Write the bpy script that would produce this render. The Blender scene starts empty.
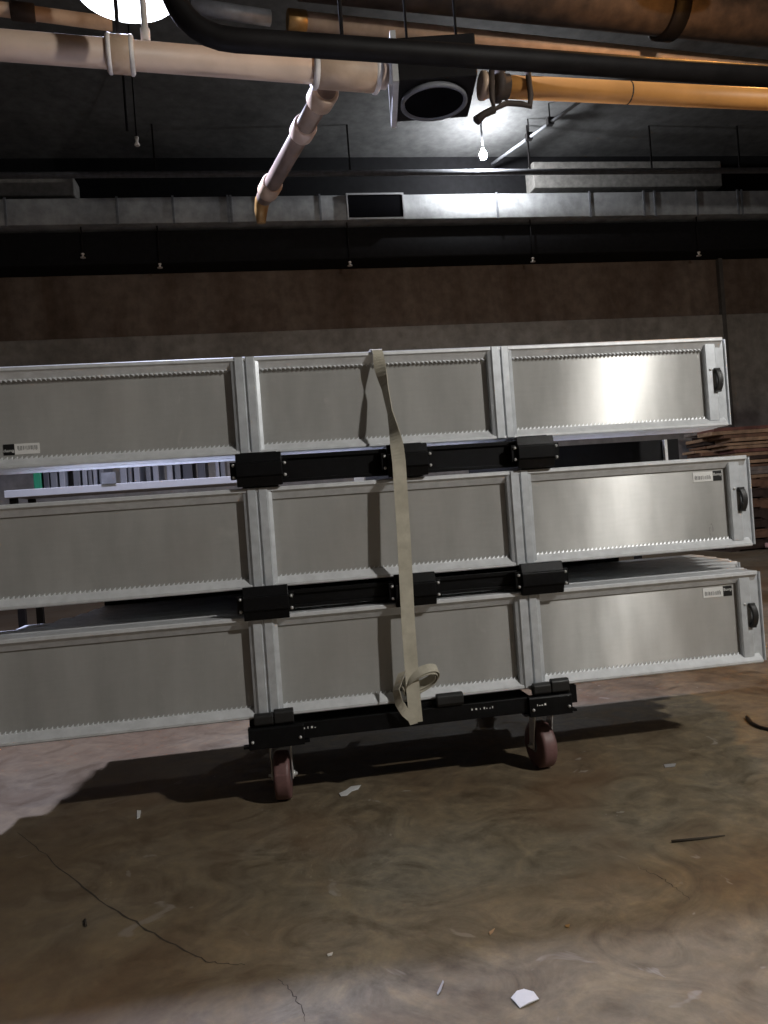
import bpy, bmesh, math, random
from mathutils import Vector, Matrix
random.seed(7)
scene = bpy.context.scene
COL = scene.collection
# ------------------------------------------------------------------ camera
FPX, CX, CY = 770.0, 384.0, 512.0
CAM = Vector((0.0, -2.42, 0.89))
ROLL, YAW = math.radians(4.2), math.radians(8.6)
FWD = Vector((math.sin(YAW), math.cos(YAW), 0.0))
R0 = Vector((math.cos(YAW), -math.sin(YAW), 0.0)); U0 = R0.cross(FWD)
RT = R0*math.cos(ROLL) - U0*math.sin(ROLL)
UP = U0*math.cos(ROLL) + R0*math.sin(ROLL)
cd = bpy.data.cameras.new('camera'); cam = bpy.data.objects.new('camera', cd); COL.objects.link(cam)
cam.matrix_world = Matrix(((RT.x, UP.x, -FWD.x, CAM.x), (RT.y, UP.y, -FWD.y, CAM.y), (RT.z, UP.z, -FWD.z, CAM.z), (0, 0, 0, 1)))
cd.sensor_fit = 'AUTO'; cd.sensor_width = 36.0; cd.lens = FPX/1024.0*36.0; cd.clip_end = 200
scene.camera = cam
# ------------------------------------------------------------------ world, lights, exposure
scene.view_settings.view_transform = 'Standard'
scene.view_settings.look = 'None'
scene.view_settings.gamma = 1.0
scene.view_settings.use_curve_mapping = False
scene.view_settings.exposure = 0.0
w = bpy.data.worlds.new('world'); scene.world = w; w.use_nodes = True
w.node_tree.nodes['Background'].inputs[0].default_value = (0.8, 0.85, 1, 1)
w.node_tree.nodes['Background'].inputs[1].default_value = 0.004

KEY_POS = Vector((3.0, -3.0, 3.05))      # high-bay lamp behind and right of the camera
COOL_POS = Vector((-0.51, 1.6, 3.62))   # cool round lamp at the top of the frame
WARM_POS = Vector((3.05, 1.45, 4.05))   # sodium lamp just above the frame, right
BULB_POS = Vector((3.19, 7.5, 5.55))    # bare bulb near the duct

def lamp(name, pos, power, colour, radius, spot=None, blend=0.3):
    ld = bpy.data.lights.new(name, 'SPOT' if spot else 'POINT')
    ld.energy = power; ld.color = colour; ld.shadow_soft_size = radius
    if spot: ld.spot_size = math.radians(spot); ld.spot_blend = blend
    o = bpy.data.objects.new(name, ld); COL.objects.link(o); o.location = pos
    return o
lamp('key_light', KEY_POS, 400, (1.0, 0.965, 0.91), 0.06)
lamp('cool_light', COOL_POS - Vector((0, 0, 0.05)), 660, (0.68, 0.73, 1.0), 0.09, 170, 0.15)
lamp('warm_light', WARM_POS - Vector((0, 0, 0.05)), 110, (1.0, 0.46, 0.12), 0.10)

def at(x, y, Y):                       # point of the room plane y = Y seen at a pixel of the photograph
    v = FWD + RT*((x-CX)/FPX) - UP*((y-CY)/FPX)
    return CAM + v*((Y-CAM.y)/v.y)
def atz(x, y, Z):
    v = FWD + RT*((x-CX)/FPX) - UP*((y-CY)/FPX)
    return CAM + v*((Z-CAM.z)/v.z)

# ------------------------------------------------------------------ materials
def nodes(name):
    m = bpy.data.materials.new(name); m.use_nodes = True
    nt = m.node_tree; return m, nt, nt.nodes['Principled BSDF']
def N(nt, t, **kw):
    n = nt.nodes.new(t)
    for k, v in kw.items():
        if k in n.inputs: n.inputs[k].default_value = v
        else: setattr(n, k, v)
    return n
def noise(nt, scale, detail=5, rough=0.55, vec=None, stretch=None, dist=0.0):
    n = N(nt, 'ShaderNodeTexNoise'); n.inputs['Scale'].default_value = scale
    n.inputs['Detail'].default_value = detail; n.inputs['Roughness'].default_value = rough
    n.inputs['Distortion'].default_value = dist
    g = N(nt, 'ShaderNodeNewGeometry')
    src = g.outputs['Position']
    if stretch:
        mp = N(nt, 'ShaderNodeMapping'); mp.inputs['Scale'].default_value = stretch
        nt.links.new(src, mp.inputs['Vector']); src = mp.outputs['Vector']
    nt.links.new(src, n.inputs['Vector']); return n
def ramp(nt, fac, stops):
    r = N(nt, 'ShaderNodeValToRGB'); e = r.color_ramp.elements
    while len(e) < len(stops): e.new(0.5)
    for el, (p, c) in zip(e, stops): el.position = p; el.color = (*c, 1) if len(c) == 3 else c
    nt.links.new(fac, r.inputs['Fac']); return r
def mix(nt, fac, a, b, mode='MIX'):
    m = N(nt, 'ShaderNodeMix'); m.data_type = 'RGBA'; m.blend_type = mode
    for sock, v in ((m.inputs[0], fac), (m.inputs[6], a), (m.inputs[7], b)):
        if hasattr(v, 'links'): nt.links.new(v, sock)
        elif isinstance(v, (int, float)): sock.default_value = v
        else: sock.default_value = (*v, 1)
    return m.outputs[2]
def bump(nt, b, height, strength=0.2, dist=0.01):
    n = N(nt, 'ShaderNodeBump'); n.inputs['Strength'].default_value = strength; n.inputs['Distance'].default_value = dist
    nt.links.new(height, n.inputs['Height']); nt.links.new(n.outputs['Normal'], b.inputs['Normal'])

def simple(name, c, rough=0.5, metal=0.0, var=0.25, scale=14, spec=0.5, bmp=0.05):
    m, nt, b = nodes(name)
    n = noise(nt, scale)
    r = ramp(nt, n.outputs['Fac'], [(0.3, tuple(x*(1-var) for x in c)), (0.7, tuple(min(1, x*(1+var)) for x in c))])
    nt.links.new(r.outputs['Color'], b.inputs['Base Color'])
    b.inputs['Roughness'].default_value = rough; b.inputs['Metallic'].default_value = metal
    b.inputs['Specular IOR Level'].default_value = spec
    if bmp: bump(nt, b, n.outputs['Fac'], bmp, 0.004)
    return m
def emit(name, c, s):
    m, nt, b = nodes(name)
    b.inputs['Base Color'].default_value = (*c, 1); b.inputs['Emission Color'].default_value = (*c, 1)
    b.inputs['Emission Strength'].default_value = s
    return m

def mat_floor():
    m, nt, b = nodes('stained_concrete_floor')
    n1 = noise(nt, 0.9, 7, 0.62, dist=0.6)
    n2 = noise(nt, 5.0, 9, 0.68, dist=1.8)
    n3 = noise(nt, 26, 6, 0.7)
    base = ramp(nt, n1.outputs['Fac'], [(0.32, (0.130, 0.088, 0.050)), (0.5, (0.185, 0.150, 0.100)), (0.68, (0.225, 0.200, 0.155))])
    sw = ramp(nt, n2.outputs['Fac'], [(0.32, (0.52, 0.48, 0.42)), (0.5, (1, 1, 1)), (0.68, (1.45, 1.42, 1.32))])
    c = mix(nt, 1.0, base.outputs['Color'], sw.outputs['Color'], 'MULTIPLY')
    fn = ramp(nt, n3.outputs['Fac'], [(0.3, (0.8, 0.8, 0.8)), (0.7, (1.15, 1.15, 1.15))])
    c = mix(nt, 1.0, c, fn.outputs['Color'], 'MULTIPLY')
    n4 = noise(nt, 1.7, 4, 0.5)
    rust = ramp(nt, n4.outputs['Fac'], [(0.54, (0, 0, 0)), (0.70, (0.55, 0.55, 0.55))])
    c = mix(nt, rust.outputs['Color'], c, (0.155, 0.088, 0.045))
    n5 = noise(nt, 5.5, 3, 0.5, dist=2.0)
    spl = ramp(nt, n5.outputs['Fac'], [(0.69, (0, 0, 0)), (0.73, (0.7, 0.7, 0.7))])
    c = mix(nt, spl.outputs['Color'], c, (0.34, 0.31, 0.27))
    # a broad rust-brown water stain over the left side, a paler worn area on the right
    g = N(nt, 'ShaderNodeNewGeometry'); sx = N(nt, 'ShaderNodeSeparateXYZ'); nt.links.new(g.outputs['Position'], sx.inputs[0])
    ad = N(nt, 'ShaderNodeMath'); ad.operation = 'MULTIPLY_ADD'; ad.inputs[1].default_value = 1.2; nt.links.new(n1.outputs['Fac'], ad.inputs[0]); nt.links.new(sx.outputs[0], ad.inputs[2])
    ws = ramp(nt, ad.outputs[0], [(0.0, (0.55, 0.55, 0.55)), (0.75, (0.0, 0.0, 0.0))])
    c = mix(nt, ws.outputs['Color'], c, (0.115, 0.070, 0.038))
    nt.links.new(c, b.inputs['Base Color'])
    rr = ramp(nt, n2.outputs['Fac'], [(0.3, (0.5, 0.5, 0.5)), (0.7, (0.78, 0.78, 0.78))])
    nt.links.new(rr.outputs['Color'], b.inputs['Roughness'])
    b.inputs['Specular IOR Level'].default_value = 0.35
    bump(nt, b, n2.outputs['Fac'], 0.12, 0.01)
    return m
def mat_wall(name, lo, hi, streak=True):
    m, nt, b = nodes(name)
    n1 = noise(nt, 1.0, 6, 0.6, stretch=(1.6, 1.6, 0.35) if streak else None, dist=0.4)
    n2 = noise(nt, 7, 6, 0.6)
    c1 = ramp(nt, n1.outputs['Fac'], [(0.3, lo), (0.7, hi)])
    c2 = ramp(nt, n2.outputs['Fac'], [(0.3, (0.75, 0.75, 0.75)), (0.7, (1.2, 1.2, 1.2))])
    c = mix(nt, 1.0, c1.outputs['Color'], c2.outputs['Color'], 'MULTIPLY')
    nt.links.new(c, b.inputs['Base Color']); b.inputs['Roughness'].default_value = 0.85
    b.inputs['Specular IOR Level'].default_value = 0.2
    bump(nt, b, n2.outputs['Fac'], 0.3, 0.01)
    return m
def mat_sheet(name, c, rough=0.31):
    m, nt, b = nodes(name)
    n1 = noise(nt, 3.0, 5, 0.6, stretch=(3.0, 1, 0.8))
    n2 = noise(nt, 60, 3, 0.6, stretch=(0.25, 1, 1.6))
    r = ramp(nt, n1.outputs['Fac'], [(0.3, tuple(x*0.86 for x in c)), (0.7, tuple(min(1, x*1.10) for x in c))])
    f = ramp(nt, n2.outputs['Fac'], [(0.3, (0.97, 0.97, 0.97)), (0.7, (1.02, 1.02, 1.02))])
    c3 = mix(nt, 1.0, r.outputs['Color'], f.outputs['Color'], 'MULTIPLY')
    n3 = noise(nt, 7, 4, 0.6, stretch=(1.6, 1, 1.0), dist=1.5)
    sc = ramp(nt, n3.outputs['Fac'], [(0.66, (0, 0, 0)), (0.76, (0.35, 0.35, 0.35))])
    c3 = mix(nt, sc.outputs['Color'], c3, (0.62, 0.61, 0.58))
    n4 = noise(nt, 1.3, 3, 0.5)
    br = ramp(nt, n4.outputs['Fac'], [(0.5, (0, 0, 0)), (0.72, (0.45, 0.45, 0.45))])
    c3 = mix(nt, br.outputs['Color'], c3, (0.40, 0.365, 0.33))
    nt.links.new(c3, b.inputs['Base Color'])
    rr = ramp(nt, n1.outputs['Fac'], [(0.25, (rough-0.05,)*3), (0.75, (rough+0.08,)*3)])
    nt.links.new(rr.outputs['Color'], b.inputs['Roughness'])
    b.inputs['Metallic'].default_value = 0.27
    b.inputs['Anisotropic'].default_value = 0.98
    t = N(nt, 'ShaderNodeCombineXYZ'); t.inputs[2].default_value = 1.0
    nt.links.new(t.outputs[0], b.inputs['Tangent'])
    b.inputs['Anisotropic Rotation'].default_value = 0.0
    return m
def mat_webbing():
    m, nt, b = nodes('beige_webbing')
    n1 = noise(nt, 22, 5, 0.6)
    n2 = noise(nt, 900, 1, 0.5)
    r = ramp(nt, n1.outputs['Fac'], [(0.3, (0.42, 0.39, 0.31)), (0.7, (0.60, 0.565, 0.46))])
    nt.links.new(r.outputs['Color'], b.inputs['Base Color']); b.inputs['Roughness'].default_value = 0.85
    b.inputs['Sheen Weight'].default_value = 0.2
    bump(nt, b, n2.outputs['Fac'], 0.25, 0.002)
    return m
def mat_blacksteel():
    m, nt, b = nodes('black_painted_steel')
    n = noise(nt, 70, 4, 0.6)
    r = ramp(nt, n.outputs['Fac'], [(0.3, (0.004, 0.004, 0.004)), (0.76, (0.007, 0.007, 0.008)), (0.82, (0.12, 0.12, 0.12))])
    nt.links.new(r.outputs['Color'], b.inputs['Base Color']); b.inputs['Roughness'].default_value = 0.4; b.inputs['Specular IOR Level'].default_value = 0.14
    bump(nt, b, n.outputs['Fac'], 0.06, 0.002)
    return m

M = dict(
    floor=mat_floor(),
    wall_low=mat_wall('bare_grey_concrete', (0.20, 0.19, 0.175), (0.30, 0.29, 0.27)),
    wall_up=mat_wall('brown_stained_concrete', (0.10, 0.072, 0.055), (0.19, 0.155, 0.13)),
    ceil=mat_wall('dark_ceiling_concrete', (0.08, 0.08, 0.08), (0.14, 0.14, 0.14), False),
    side=mat_wall('dark_side_concrete', (0.07, 0.068, 0.065), (0.12, 0.115, 0.11)),
    beam=simple('black_painted_beam', (0.008, 0.008, 0.009), 0.8, spec=0.15),  # near-black colour carrying the shade band at the duct
    rib=simple('pale_concrete', (0.22, 0.21, 0.195), 0.85),
    sheet=mat_sheet('brushed_aluminium_sheet', (0.46, 0.46, 0.445)),
    alu=simple('extruded_aluminium', (0.60, 0.63, 0.66), 0.42, 0.35, 0.12, 30),
    alu2=simple('extruded_aluminium_rail', (0.74, 0.76, 0.78), 0.42, 0.25, 0.10, 30),
    black=mat_blacksteel(),
    rubber=simple('black_rubber', (0.012, 0.012, 0.012), 0.5),
    zinc=simple('zinc_plated_steel', (0.66, 0.66, 0.65), 0.35, 0.45, 0.1, 40),
    tyre=simple('maroon_polyurethane', (0.16, 0.085, 0.08), 0.5, 0.0, 0.2, 30),
    webbing=mat_webbing(),
    label=simple('white_label_paper', (0.75, 0.75, 0.73), 0.6, 0, 0.05),
    ink=simple('grey_print', (0.14, 0.14, 0.14), 0.7),
    lblack=simple('black_label_print', (0.01, 0.01, 0.01), 0.4),
    pvc=simple('cream_pvc', (0.56, 0.425, 0.335), 0.5, 0, 0.14, 5),
    pvcd=simple('tan_pvc_fitting', (0.46, 0.33, 0.23), 0.55, 0, 0.2, 9),
    seal=simple('white_pipe_cement', (0.66, 0.62, 0.58), 0.6),
    tanpipe=simple('ochre_pipe', (0.64, 0.29, 0.075), 0.5, 0, 0.15, 4),
    brown=simple('brown_branch_pipe', (0.20, 0.145, 0.115), 0.55, 0, 0.25, 8),
    iron=simple('black_iron_pipe', (0.007, 0.006, 0.006), 0.6, 0.0, 0.4, 12, spec=0.15),
    rust=simple('rusty_iron', (0.042, 0.028, 0.020), 0.75, 0.0, 0.6, 9),
    galv=mat_wall('galvanised_duct', (0.24, 0.245, 0.25), (0.42, 0.425, 0.43)),
    dark=simple('dark_grille', (0.003, 0.003, 0.004), 0.9, spec=0.05),
    grey=simple('grey_paint', (0.16, 0.165, 0.18), 0.5),
    shelf=simple('pale_shelf_beam', (0.36, 0.36, 0.37), 0.45, 0, 0.05),
    green=simple('green_case', (0.01, 0.12, 0.06), 0.45),
    paper=simple('white_paper', (0.72, 0.72, 0.72), 0.7, 0, 0.06),
    crack=simple('crack_dirt', (0.045, 0.035, 0.025), 0.9),
    brass=simple('dull_brass', (0.34, 0.20, 0.07), 0.45, 0.5),
    cool=emit('cool_lamp_lens', (0.88, 0.92, 1.0), 7.0),
    warm=emit('warm_lamp_lens', (1.0, 0.6, 0.25), 5.0),
    bulb=emit('bulb_glass', (0.93, 0.96, 1.0), 1500.0),
    pink=simple('pink_cable', (0.52, 0.33, 0.31), 0.6),
)
WOOD = [simple('plank_%s' % n, c, 0.75, 0, 0.35, 10) for n, c in
        (('tan', (0.42, 0.28, 0.17)), ('brown', (0.20, 0.115, 0.07)), ('grey', (0.27, 0.235, 0.205)), ('red', (0.22, 0.10, 0.075)), ('dark', (0.06, 0.04, 0.03)))]
GREYS = [simple('case_%s' % n, c, 0.5, 0.1, 0.12, 12) for n, c in
         (('light', (0.14, 0.14, 0.15)), ('mid', (0.08, 0.08, 0.085)), ('dark', (0.03, 0.03, 0.034)), ('black', (0.02, 0.02, 0.022)))]

# ------------------------------------------------------------------ mesh helpers
class MB:
    def __init__(s): s.bm = bmesh.new()
    def hull(s, pts, faces):
        v = [s.bm.verts.new(p) for p in pts]
        for f in faces: s.bm.faces.new([v[i] for i in f])
        return s
    def box(s, x0, x1, y0, y1, z0, z1):
        P = [(x, y, z) for z in (z0, z1) for y in (y0, y1) for x in (x0, x1)]
        return s.hull(P, [(0, 2, 3, 1), (4, 5, 7, 6), (0, 1, 5, 4), (1, 3, 7, 5), (3, 2, 6, 7), (2, 0, 4, 6)])
    def obox(s, c, ax, ay, az):        # oriented box: centre and three half axes
        c, ax, ay, az = map(Vector, (c, ax, ay, az))
        P = [c + ax*i + ay*j + az*k for k in (-1, 1) for j in (-1, 1) for i in (-1, 1)]
        return s.hull(P, [(0, 2, 3, 1), (4, 5, 7, 6), (0, 1, 5, 4), (1, 3, 7, 5), (3, 2, 6, 7), (2, 0, 4, 6)])
    def prism(s, prof, x0, x1, axis='x'):   # profile in (y,z) swept along x (or (x,z) along y)
        n = len(prof)
        mk = (lambda t, a, b: (t, a, b)) if axis == 'x' else ((lambda t, a, b: (a, t, b)) if axis == 'y' else (lambda t, a, b: (a, b, t)))
        A = [s.bm.verts.new(mk(x0, a, b)) for a, b in prof]; B = [s.bm.verts.new(mk(x1, a, b)) for a, b in prof]
        s.bm.faces.new(A[::-1]); s.bm.faces.new(B)
        for i in range(n): s.bm.faces.new((A[i], A[(i+1) % n], B[(i+1) % n], B[i]))
        return s
    def tube(s, pts, r, seg=14, cap=True):
        pts = [Vector(p) for p in pts]; rs = r if isinstance(r, (list, tuple)) else [r]*len(pts)
        rings = []; prev = None
        for i, p in enumerate(pts):
            d = (pts[min(i+1, len(pts)-1)] - pts[max(i-1, 0)])
            if d.length < 1e-9: d = prev_d
            d.normalize(); prev_d = d
            if prev is None:
                a = d.cross(Vector((0, 0, 1)) if abs(d.z) < 0.9 else Vector((1, 0, 0))).normalized()
            else: a = (prev - d*prev.dot(d)).normalized()
            prev = a; b = d.cross(a)
            rings.append([s.bm.verts.new(p + (a*math.cos(t) + b*math.sin(t))*rs[i]) for t in [2*math.pi*k/seg for k in range(seg)]])
        for A, B in zip(rings, rings[1:]):
            for k in range(seg):
                f = s.bm.faces.new((A[k], A[(k+1) % seg], B[(k+1) % seg], B[k])); f.smooth = True
        if cap: s.bm.faces.new(rings[0][::-1]); s.bm.faces.new(rings[-1])
        return s
    def lathe(s, c, prof, axis=(0, 0, 1), seg=24):   # prof: (radius, height) along the axis
        c = Vector(c); d = Vector(axis).normalized()
        a = d.cross(Vector((0, 0, 1)) if abs(d.z) < 0.9 else Vector((1, 0, 0))).normalized(); b = d.cross(a)
        rings = []
        for r, h in prof:
            rings.append([s.bm.verts.new(c + d*h + (a*math.cos(t) + b*math.sin(t))*max(r, 1e-4)) for t in [2*math.pi*k/seg for k in range(seg)]])
        for A, B in zip(rings, rings[1:]):
            for k in range(seg): s.bm.faces.new((A[k], A[(k+1) % seg], B[(k+1) % seg], B[k])).smooth = True
        s.bm.faces.new(rings[0][::-1]); s.bm.faces.new(rings[-1])
        return s
    def ribbon(s, path, th=0.0025):     # path: (centre, half-width vector); a thin strip of webbing
        up = []; n = len(path)
        for i, (p, h) in enumerate(path):
            p = Vector(p); h = Vector(h)
            d = Vector(path[min(i+1, n-1)][0]) - Vector(path[max(i-1, 0)][0]); d.normalize()
            nn = d.cross(h.normalized()).normalized()*th/2
            up.append([s.bm.verts.new(q) for q in (p-h-nn, p+h-nn, p+h+nn, p-h+nn)])
        for A, B in zip(up, up[1:]):
            for k in range(4):
                f = s.bm.faces.new((A[k], A[(k+1) % 4], B[(k+1) % 4], B[k])); f.smooth = False
        s.bm.faces.new(up[0][::-1]); s.bm.faces.new(up[-1])
        return s
    def build(s, name, mat, parent=None, bevel=0.0, loc=None):
        bmesh.ops.recalc_face_normals(s.bm, faces=s.bm.faces[:])
        me = bpy.data.meshes.new(name); s.bm.to_mesh(me); s.bm.free(); me.materials.append(mat)
        o = bpy.data.objects.new(name, me); COL.objects.link(o)
        if parent: o.parent = parent
        if loc: o.location = loc
        if bevel:
            b = o.modifiers.new('bevel', 'BEVEL'); b.width = bevel; b.segments = 2; b.limit_method = 'ANGLE'; b.angle_limit = math.radians(40)
        return o
def tag(o, label, cat, group=None, kind=None):
    if label: o['label'] = label
    if cat: o['category'] = cat
    if group: o['group'] = group
    if kind: o['kind'] = kind
    return o
def thing(name, label, cat, loc=(0, 0, 0), group=None, rz=0.0):
    o = bpy.data.objects.new(name, None); COL.objects.link(o); o.location = loc; o.rotation_euler = (0, 0, rz)
    o.empty_display_size = 0.05
    return tag(o, label, cat, group)
def struct(o): o['kind'] = 'structure'; return o
def copy_tree(o, parent=None):
    kids = [k for k in COL.objects if k.parent == o]
    c = o.copy(); COL.objects.link(c)
    if parent: c.parent = parent
    for k in kids: copy_tree(k, c)
    return c
def text_mesh(name, s, size, mat, parent, loc, rot=(math.radians(90), 0, 0)):
    cu = bpy.data.curves.new(name, 'FONT'); cu.body = s; cu.size = size; cu.extrude = 0.0003; cu.align_x = 'CENTER'; cu.align_y = 'CENTER'
    t = bpy.data.objects.new(name, cu); COL.objects.link(t); bpy.context.view_layer.update()
    me = bpy.data.meshes.new_from_object(t.evaluated_get(bpy.context.evaluated_depsgraph_get()))
    bpy.data.objects.remove(t); me.materials.clear(); me.materials.append(mat)
    o = bpy.data.objects.new(name, me); COL.objects.link(o); o.parent = parent; o.location = loc; o.rotation_euler = rot
    return o

# ------------------------------------------------------------------ the setting
X0, X1, Y0, Y1, ZC = -8.0, 13.0, -8.0, 8.6, 6.0
fl = struct(MB().box(X0, X1, Y0, Y1, -0.2, 0.0).build('floor', M['floor']))
struct(MB().box(X0, X1, Y0, Y1, ZC, ZC+0.2).build('ceiling', M['ceil']))
wb = struct(MB().box(X0, X1, Y1, Y1+0.2, 3.55, ZC).build('wall_back', M['wall_up']))
lw = struct(MB().box(X0, X1, Y1-0.07, Y1+0.2, 0.0, 3.55).build('trim_1', M['wall_low'], bevel=0.01))
struct(MB().box(X0-0.2, X0, Y0, Y1, 0, ZC).build('wall_left', M['side']))
struct(MB().box(X1, X1+0.2, Y0, Y1, 0, ZC).build('wall_right', M['side']))
struct(MB().box(X0, X1, Y0-0.2, Y0, 0, ZC).build('wall_front', M['side']))
struct(MB().box(X0, X1, 8.52, Y1, 4.865, ZC).build('trim_6', M['beam']))  # near-black slab that darkens the wall above the duct
struct(MB().box(X0, X1, 8.15, Y1, 4.42, 4.86).build('trim_2', M['beam'], bevel=0.02))       # added black block standing in for the shade band under the duct
a, b_ = at(532, 156, 8.2), at(722, 176, 8.2)
struct(MB().box(a.x, b_.x, 8.2, Y1, 5.40, 5.78).build('trim_3', M['rib'], bevel=0.015))
b_ = at(74, 186, 8.2)
struct(MB().box(X0, b_.x, 8.2, Y1, 5.36, 5.62).build('trim_4', M['rib'], bevel=0.015))
# pilaster joint on the right of the back wall
p = at(724, 300, 8.5)
struct(MB().box(p.x-0.03, p.x+0.03, 8.515, 8.6, 0, 4.42).build('trim_5', M['side']))
# cracks in the slab (thin, irregular, darker)
def crack(pts, wd, nsub=9):
    rnd = random.Random(len(pts)*31 + int(pts[0][0]))
    P = [atz(x, y, 0.0) for x, y in pts]; Q = []
    for A, B in zip(P, P[1:]):
        for k in range(nsub): Q.append(A.lerp(B, k/nsub) + Vector((rnd.uniform(-1, 1), rnd.uniform(-1, 1), 0))*0.004)
    Q.append(P[-1]); mb = MB(); L = []
    for i, q in enumerate(Q):
        d = (Q[min(i+1, len(Q)-1)] - Q[max(i-1, 0)]).normalized(); nn = Vector((-d.y, d.x, 0))
        ww = wd*rnd.uniform(0.4, 1.0)*(0.3 + 0.7*math.sin(math.pi*min(0.95, max(0.05, i/len(Q)))))
        L.append((mb.bm.verts.new(q + nn*ww + Vector((0, 0, 0.0004))), mb.bm.verts.new(q - nn*ww + Vector((0, 0, 0.0004)))))
    for (a, b), (c, d) in zip(L, L[1:]): mb.bm.faces.new((a, b, d, c))
    o = mb.build('crack', M['crack'], fl); return o
crack([(18, 832), (60, 868), (105, 905), (160, 938), (205, 962), (245, 965)], 0.0028)
crack([(280, 980), (295, 995), (305, 1022)], 0.0016)
crack([(640, 868), (665, 880), (690, 900)], 0.0014)

# ------------------------------------------------------------------ aluminium panels
PX0, PX1, PH, PT = -0.90, 1.640, 0.312, 0.105      # panel extent along x, height, thickness
J = [(-0.082, 0.006), (0.766, 0.850)]             # the two joint posts
LB, RB = (PX0+0.03, PX0+0.065), (PX1-0.085, PX1-0.042)
def teeth(mb, x0, x1, top):            # saw teeth continuing the slope of the rail flange
    n = int((x1-x0)/0.0145); st = (x1-x0)/n
    f = (lambda z: PH-z) if top else (lambda z: z)
    for i in range(n):
        a = x0 + i*st
        P = [(a, 0.0215, f(0.0295 if not top else 0.0355)), (a+st*0.62, 0.0215, f(0.0295 if not top else 0.0355)), (a+st*0.70, 0.0245 if not top else 0.0150, f(0.0385 if not top else 0.0445)),
             (a, 0.0295, f(0.0285 if not top else 0.0345)), (a+st*0.62, 0.0295, f(0.0285 if not top else 0.0345)), (a+st*0.70, 0.0295, f(0.0380 if not top else 0.0440))]
        mb.hull(P, [(0, 1, 2), (5, 4, 3), (0, 3, 4, 1), (1, 4, 5, 2), (2, 5, 3, 0)])
def make_panel(label, top_teeth):
    root = thing('aluminium_panel', label, 'panel', (0, 0, 0), 'aluminium panels stacked on the cart')
    xe = PX1-0.020
    spans = ((LB[1], J[0][0]), (J[0][1], J[1][0]), (J[1][1], RB[0]))
    # top rail: a round-nosed lip with an inner flange sloping down to the sheet
    t = MB()
    t.prism([(0.0, PH-0.012), (0.0, PH-0.003), (0.003, PH), (PT, PH), (PT, PH-0.020), (0.034, PH-0.022), (0.030, PH-0.038), (0.024, PH-0.038), (0.006, PH-0.014)], PX0, xe)
    if top_teeth:
        for x0, x1 in spans: teeth(t, x0+0.004, x1-0.004, True)
    t.build('top_rail', M['alu2'], root)
    t = MB()
    t.prism([(0.0, 0.003), (0.0, 0.010), (0.003, 0.012), (0.0215, 0.030), (0.030, 0.030), (0.034, 0.02), (PT, 0.018), (PT, 0.0), (0.003, 0.0)], PX0, xe)
    for x0, x1 in spans: teeth(t, x0+0.004, x1-0.004, False)
    t.build('bottom_rail', M['alu2'], root)
    for x0, x1 in ((LB[1], J[0][0]), (J[0][1], J[1][0]), (J[1][1], RB[0])):
        MB().box(x0-0.004, x1+0.004, 0.030, 0.033, 0.022, PH-0.022).build('sheet', M['sheet'], root)
    for x0, x1 in J:
        w_ = x1-x0
        MB().prism([(x0, 0.036), (x0, 0.006), (x0+w_*0.10, 0.002), (x0+w_*0.16, -0.004), (x0+w_*0.43, -0.004), (x0+w_*0.46, 0.003), (x0+w_*0.53, 0.003), (x0+w_*0.56, -0.004),
                    (x1-w_*0.18, -0.004), (x1-w_*0.12, 0.002), (x1, 0.006), (x1, 0.036)], 0.004, PH-0.0015, axis='z').build('joint_post', M['alu'], root)
    for sgn, (b0, b1), xo in ((1, RB, PX1), (-1, LB, PX0)):
        e = MB()
        e.prism([(b0, 0.036), (b0, 0.014), (b0+0.004, 0.010), (b1-0.004, 0.010), (b1, 0.014), (b1, 0.036)], 0.022, PH-0.022, axis='z')
        if sgn > 0:
            e.prism([(b1, 0.030), (b1, 0.016), (b1+0.004, 0.020), (xo-0.006, 0.022), (xo-0.004, 0.014), (xo, 0.014), (xo, 0.050), (b1, 0.050)], 0.004, PH-0.006, axis='z')
        else:
            e.prism([(xo+0.001, 0.012), (b0, 0.016), (b0, 0.050), (xo+0.001, 0.050)], 0.021, PH-0.021, axis='z')
        ec = e.build('end_channel', M['alu'], root)
        rv = MB()
        for z in (0.20,) if sgn > 0 else (0.11,):
            rv.lathe(((b0+b1)/2-0.004, 0.010, z), [(0.005, 0), (0.005, 0.002), (0.002, 0.004)], (0, -1, 0), 10)
        rv.build('rivet', M['zinc'], ec)
        # black web handle, a bowed loop
        hx = b1-0.004 if sgn > 0 else b0+0.004
        hz = PH*0.52
        h = MB(); L = []
        for k in range(13):
            u = k/12.0; z = hz-0.036 + 0.072*u
            L.append(((hx + 0.004*math.sin(u*math.pi), 0.010-0.004-0.012*math.sin(math.pi*u)**0.6, z), (0.010, 0, 0)))
        h.ribbon(L, 0.010)
        h.box(hx-0.011, hx+0.011, 0.000, 0.0095, hz-0.042, hz-0.026); h.box(hx-0.011, hx+0.011, 0.000, 0.0095, hz+0.026, hz+0.042)
        h.build('handle', M['rubber'], root, bevel=0.002)
    # label at one end: a white strip and a black block
    lb = MB().box(RB[0]-0.120, RB[0]-0.047, 0.0285, 0.0298, PH-0.080, PH-0.047).build('label', M['label'], root)
    lb['label'] = 'white printed label'
    k = MB(); rr = random.Random(3)
    x = RB[0]-0.114
    while x < RB[0]-0.056:
        ww = rr.choice((0.001, 0.0016, 0.0024)); k.box(x, x+ww, 0.0280, 0.02845, PH-0.073, PH-0.061 + rr.uniform(-0.002, 0.003)); x += ww + rr.choice((0.0014, 0.002, 0.003))
    k.build('print', M['ink'], lb)
    bl = MB().box(RB[0]-0.0462, RB[0]-0.014, 0.0285, 0.0298, PH-0.080, PH-0.046).build('label', M['lblack'], root)
    bl['label'] = 'black label block'
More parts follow.
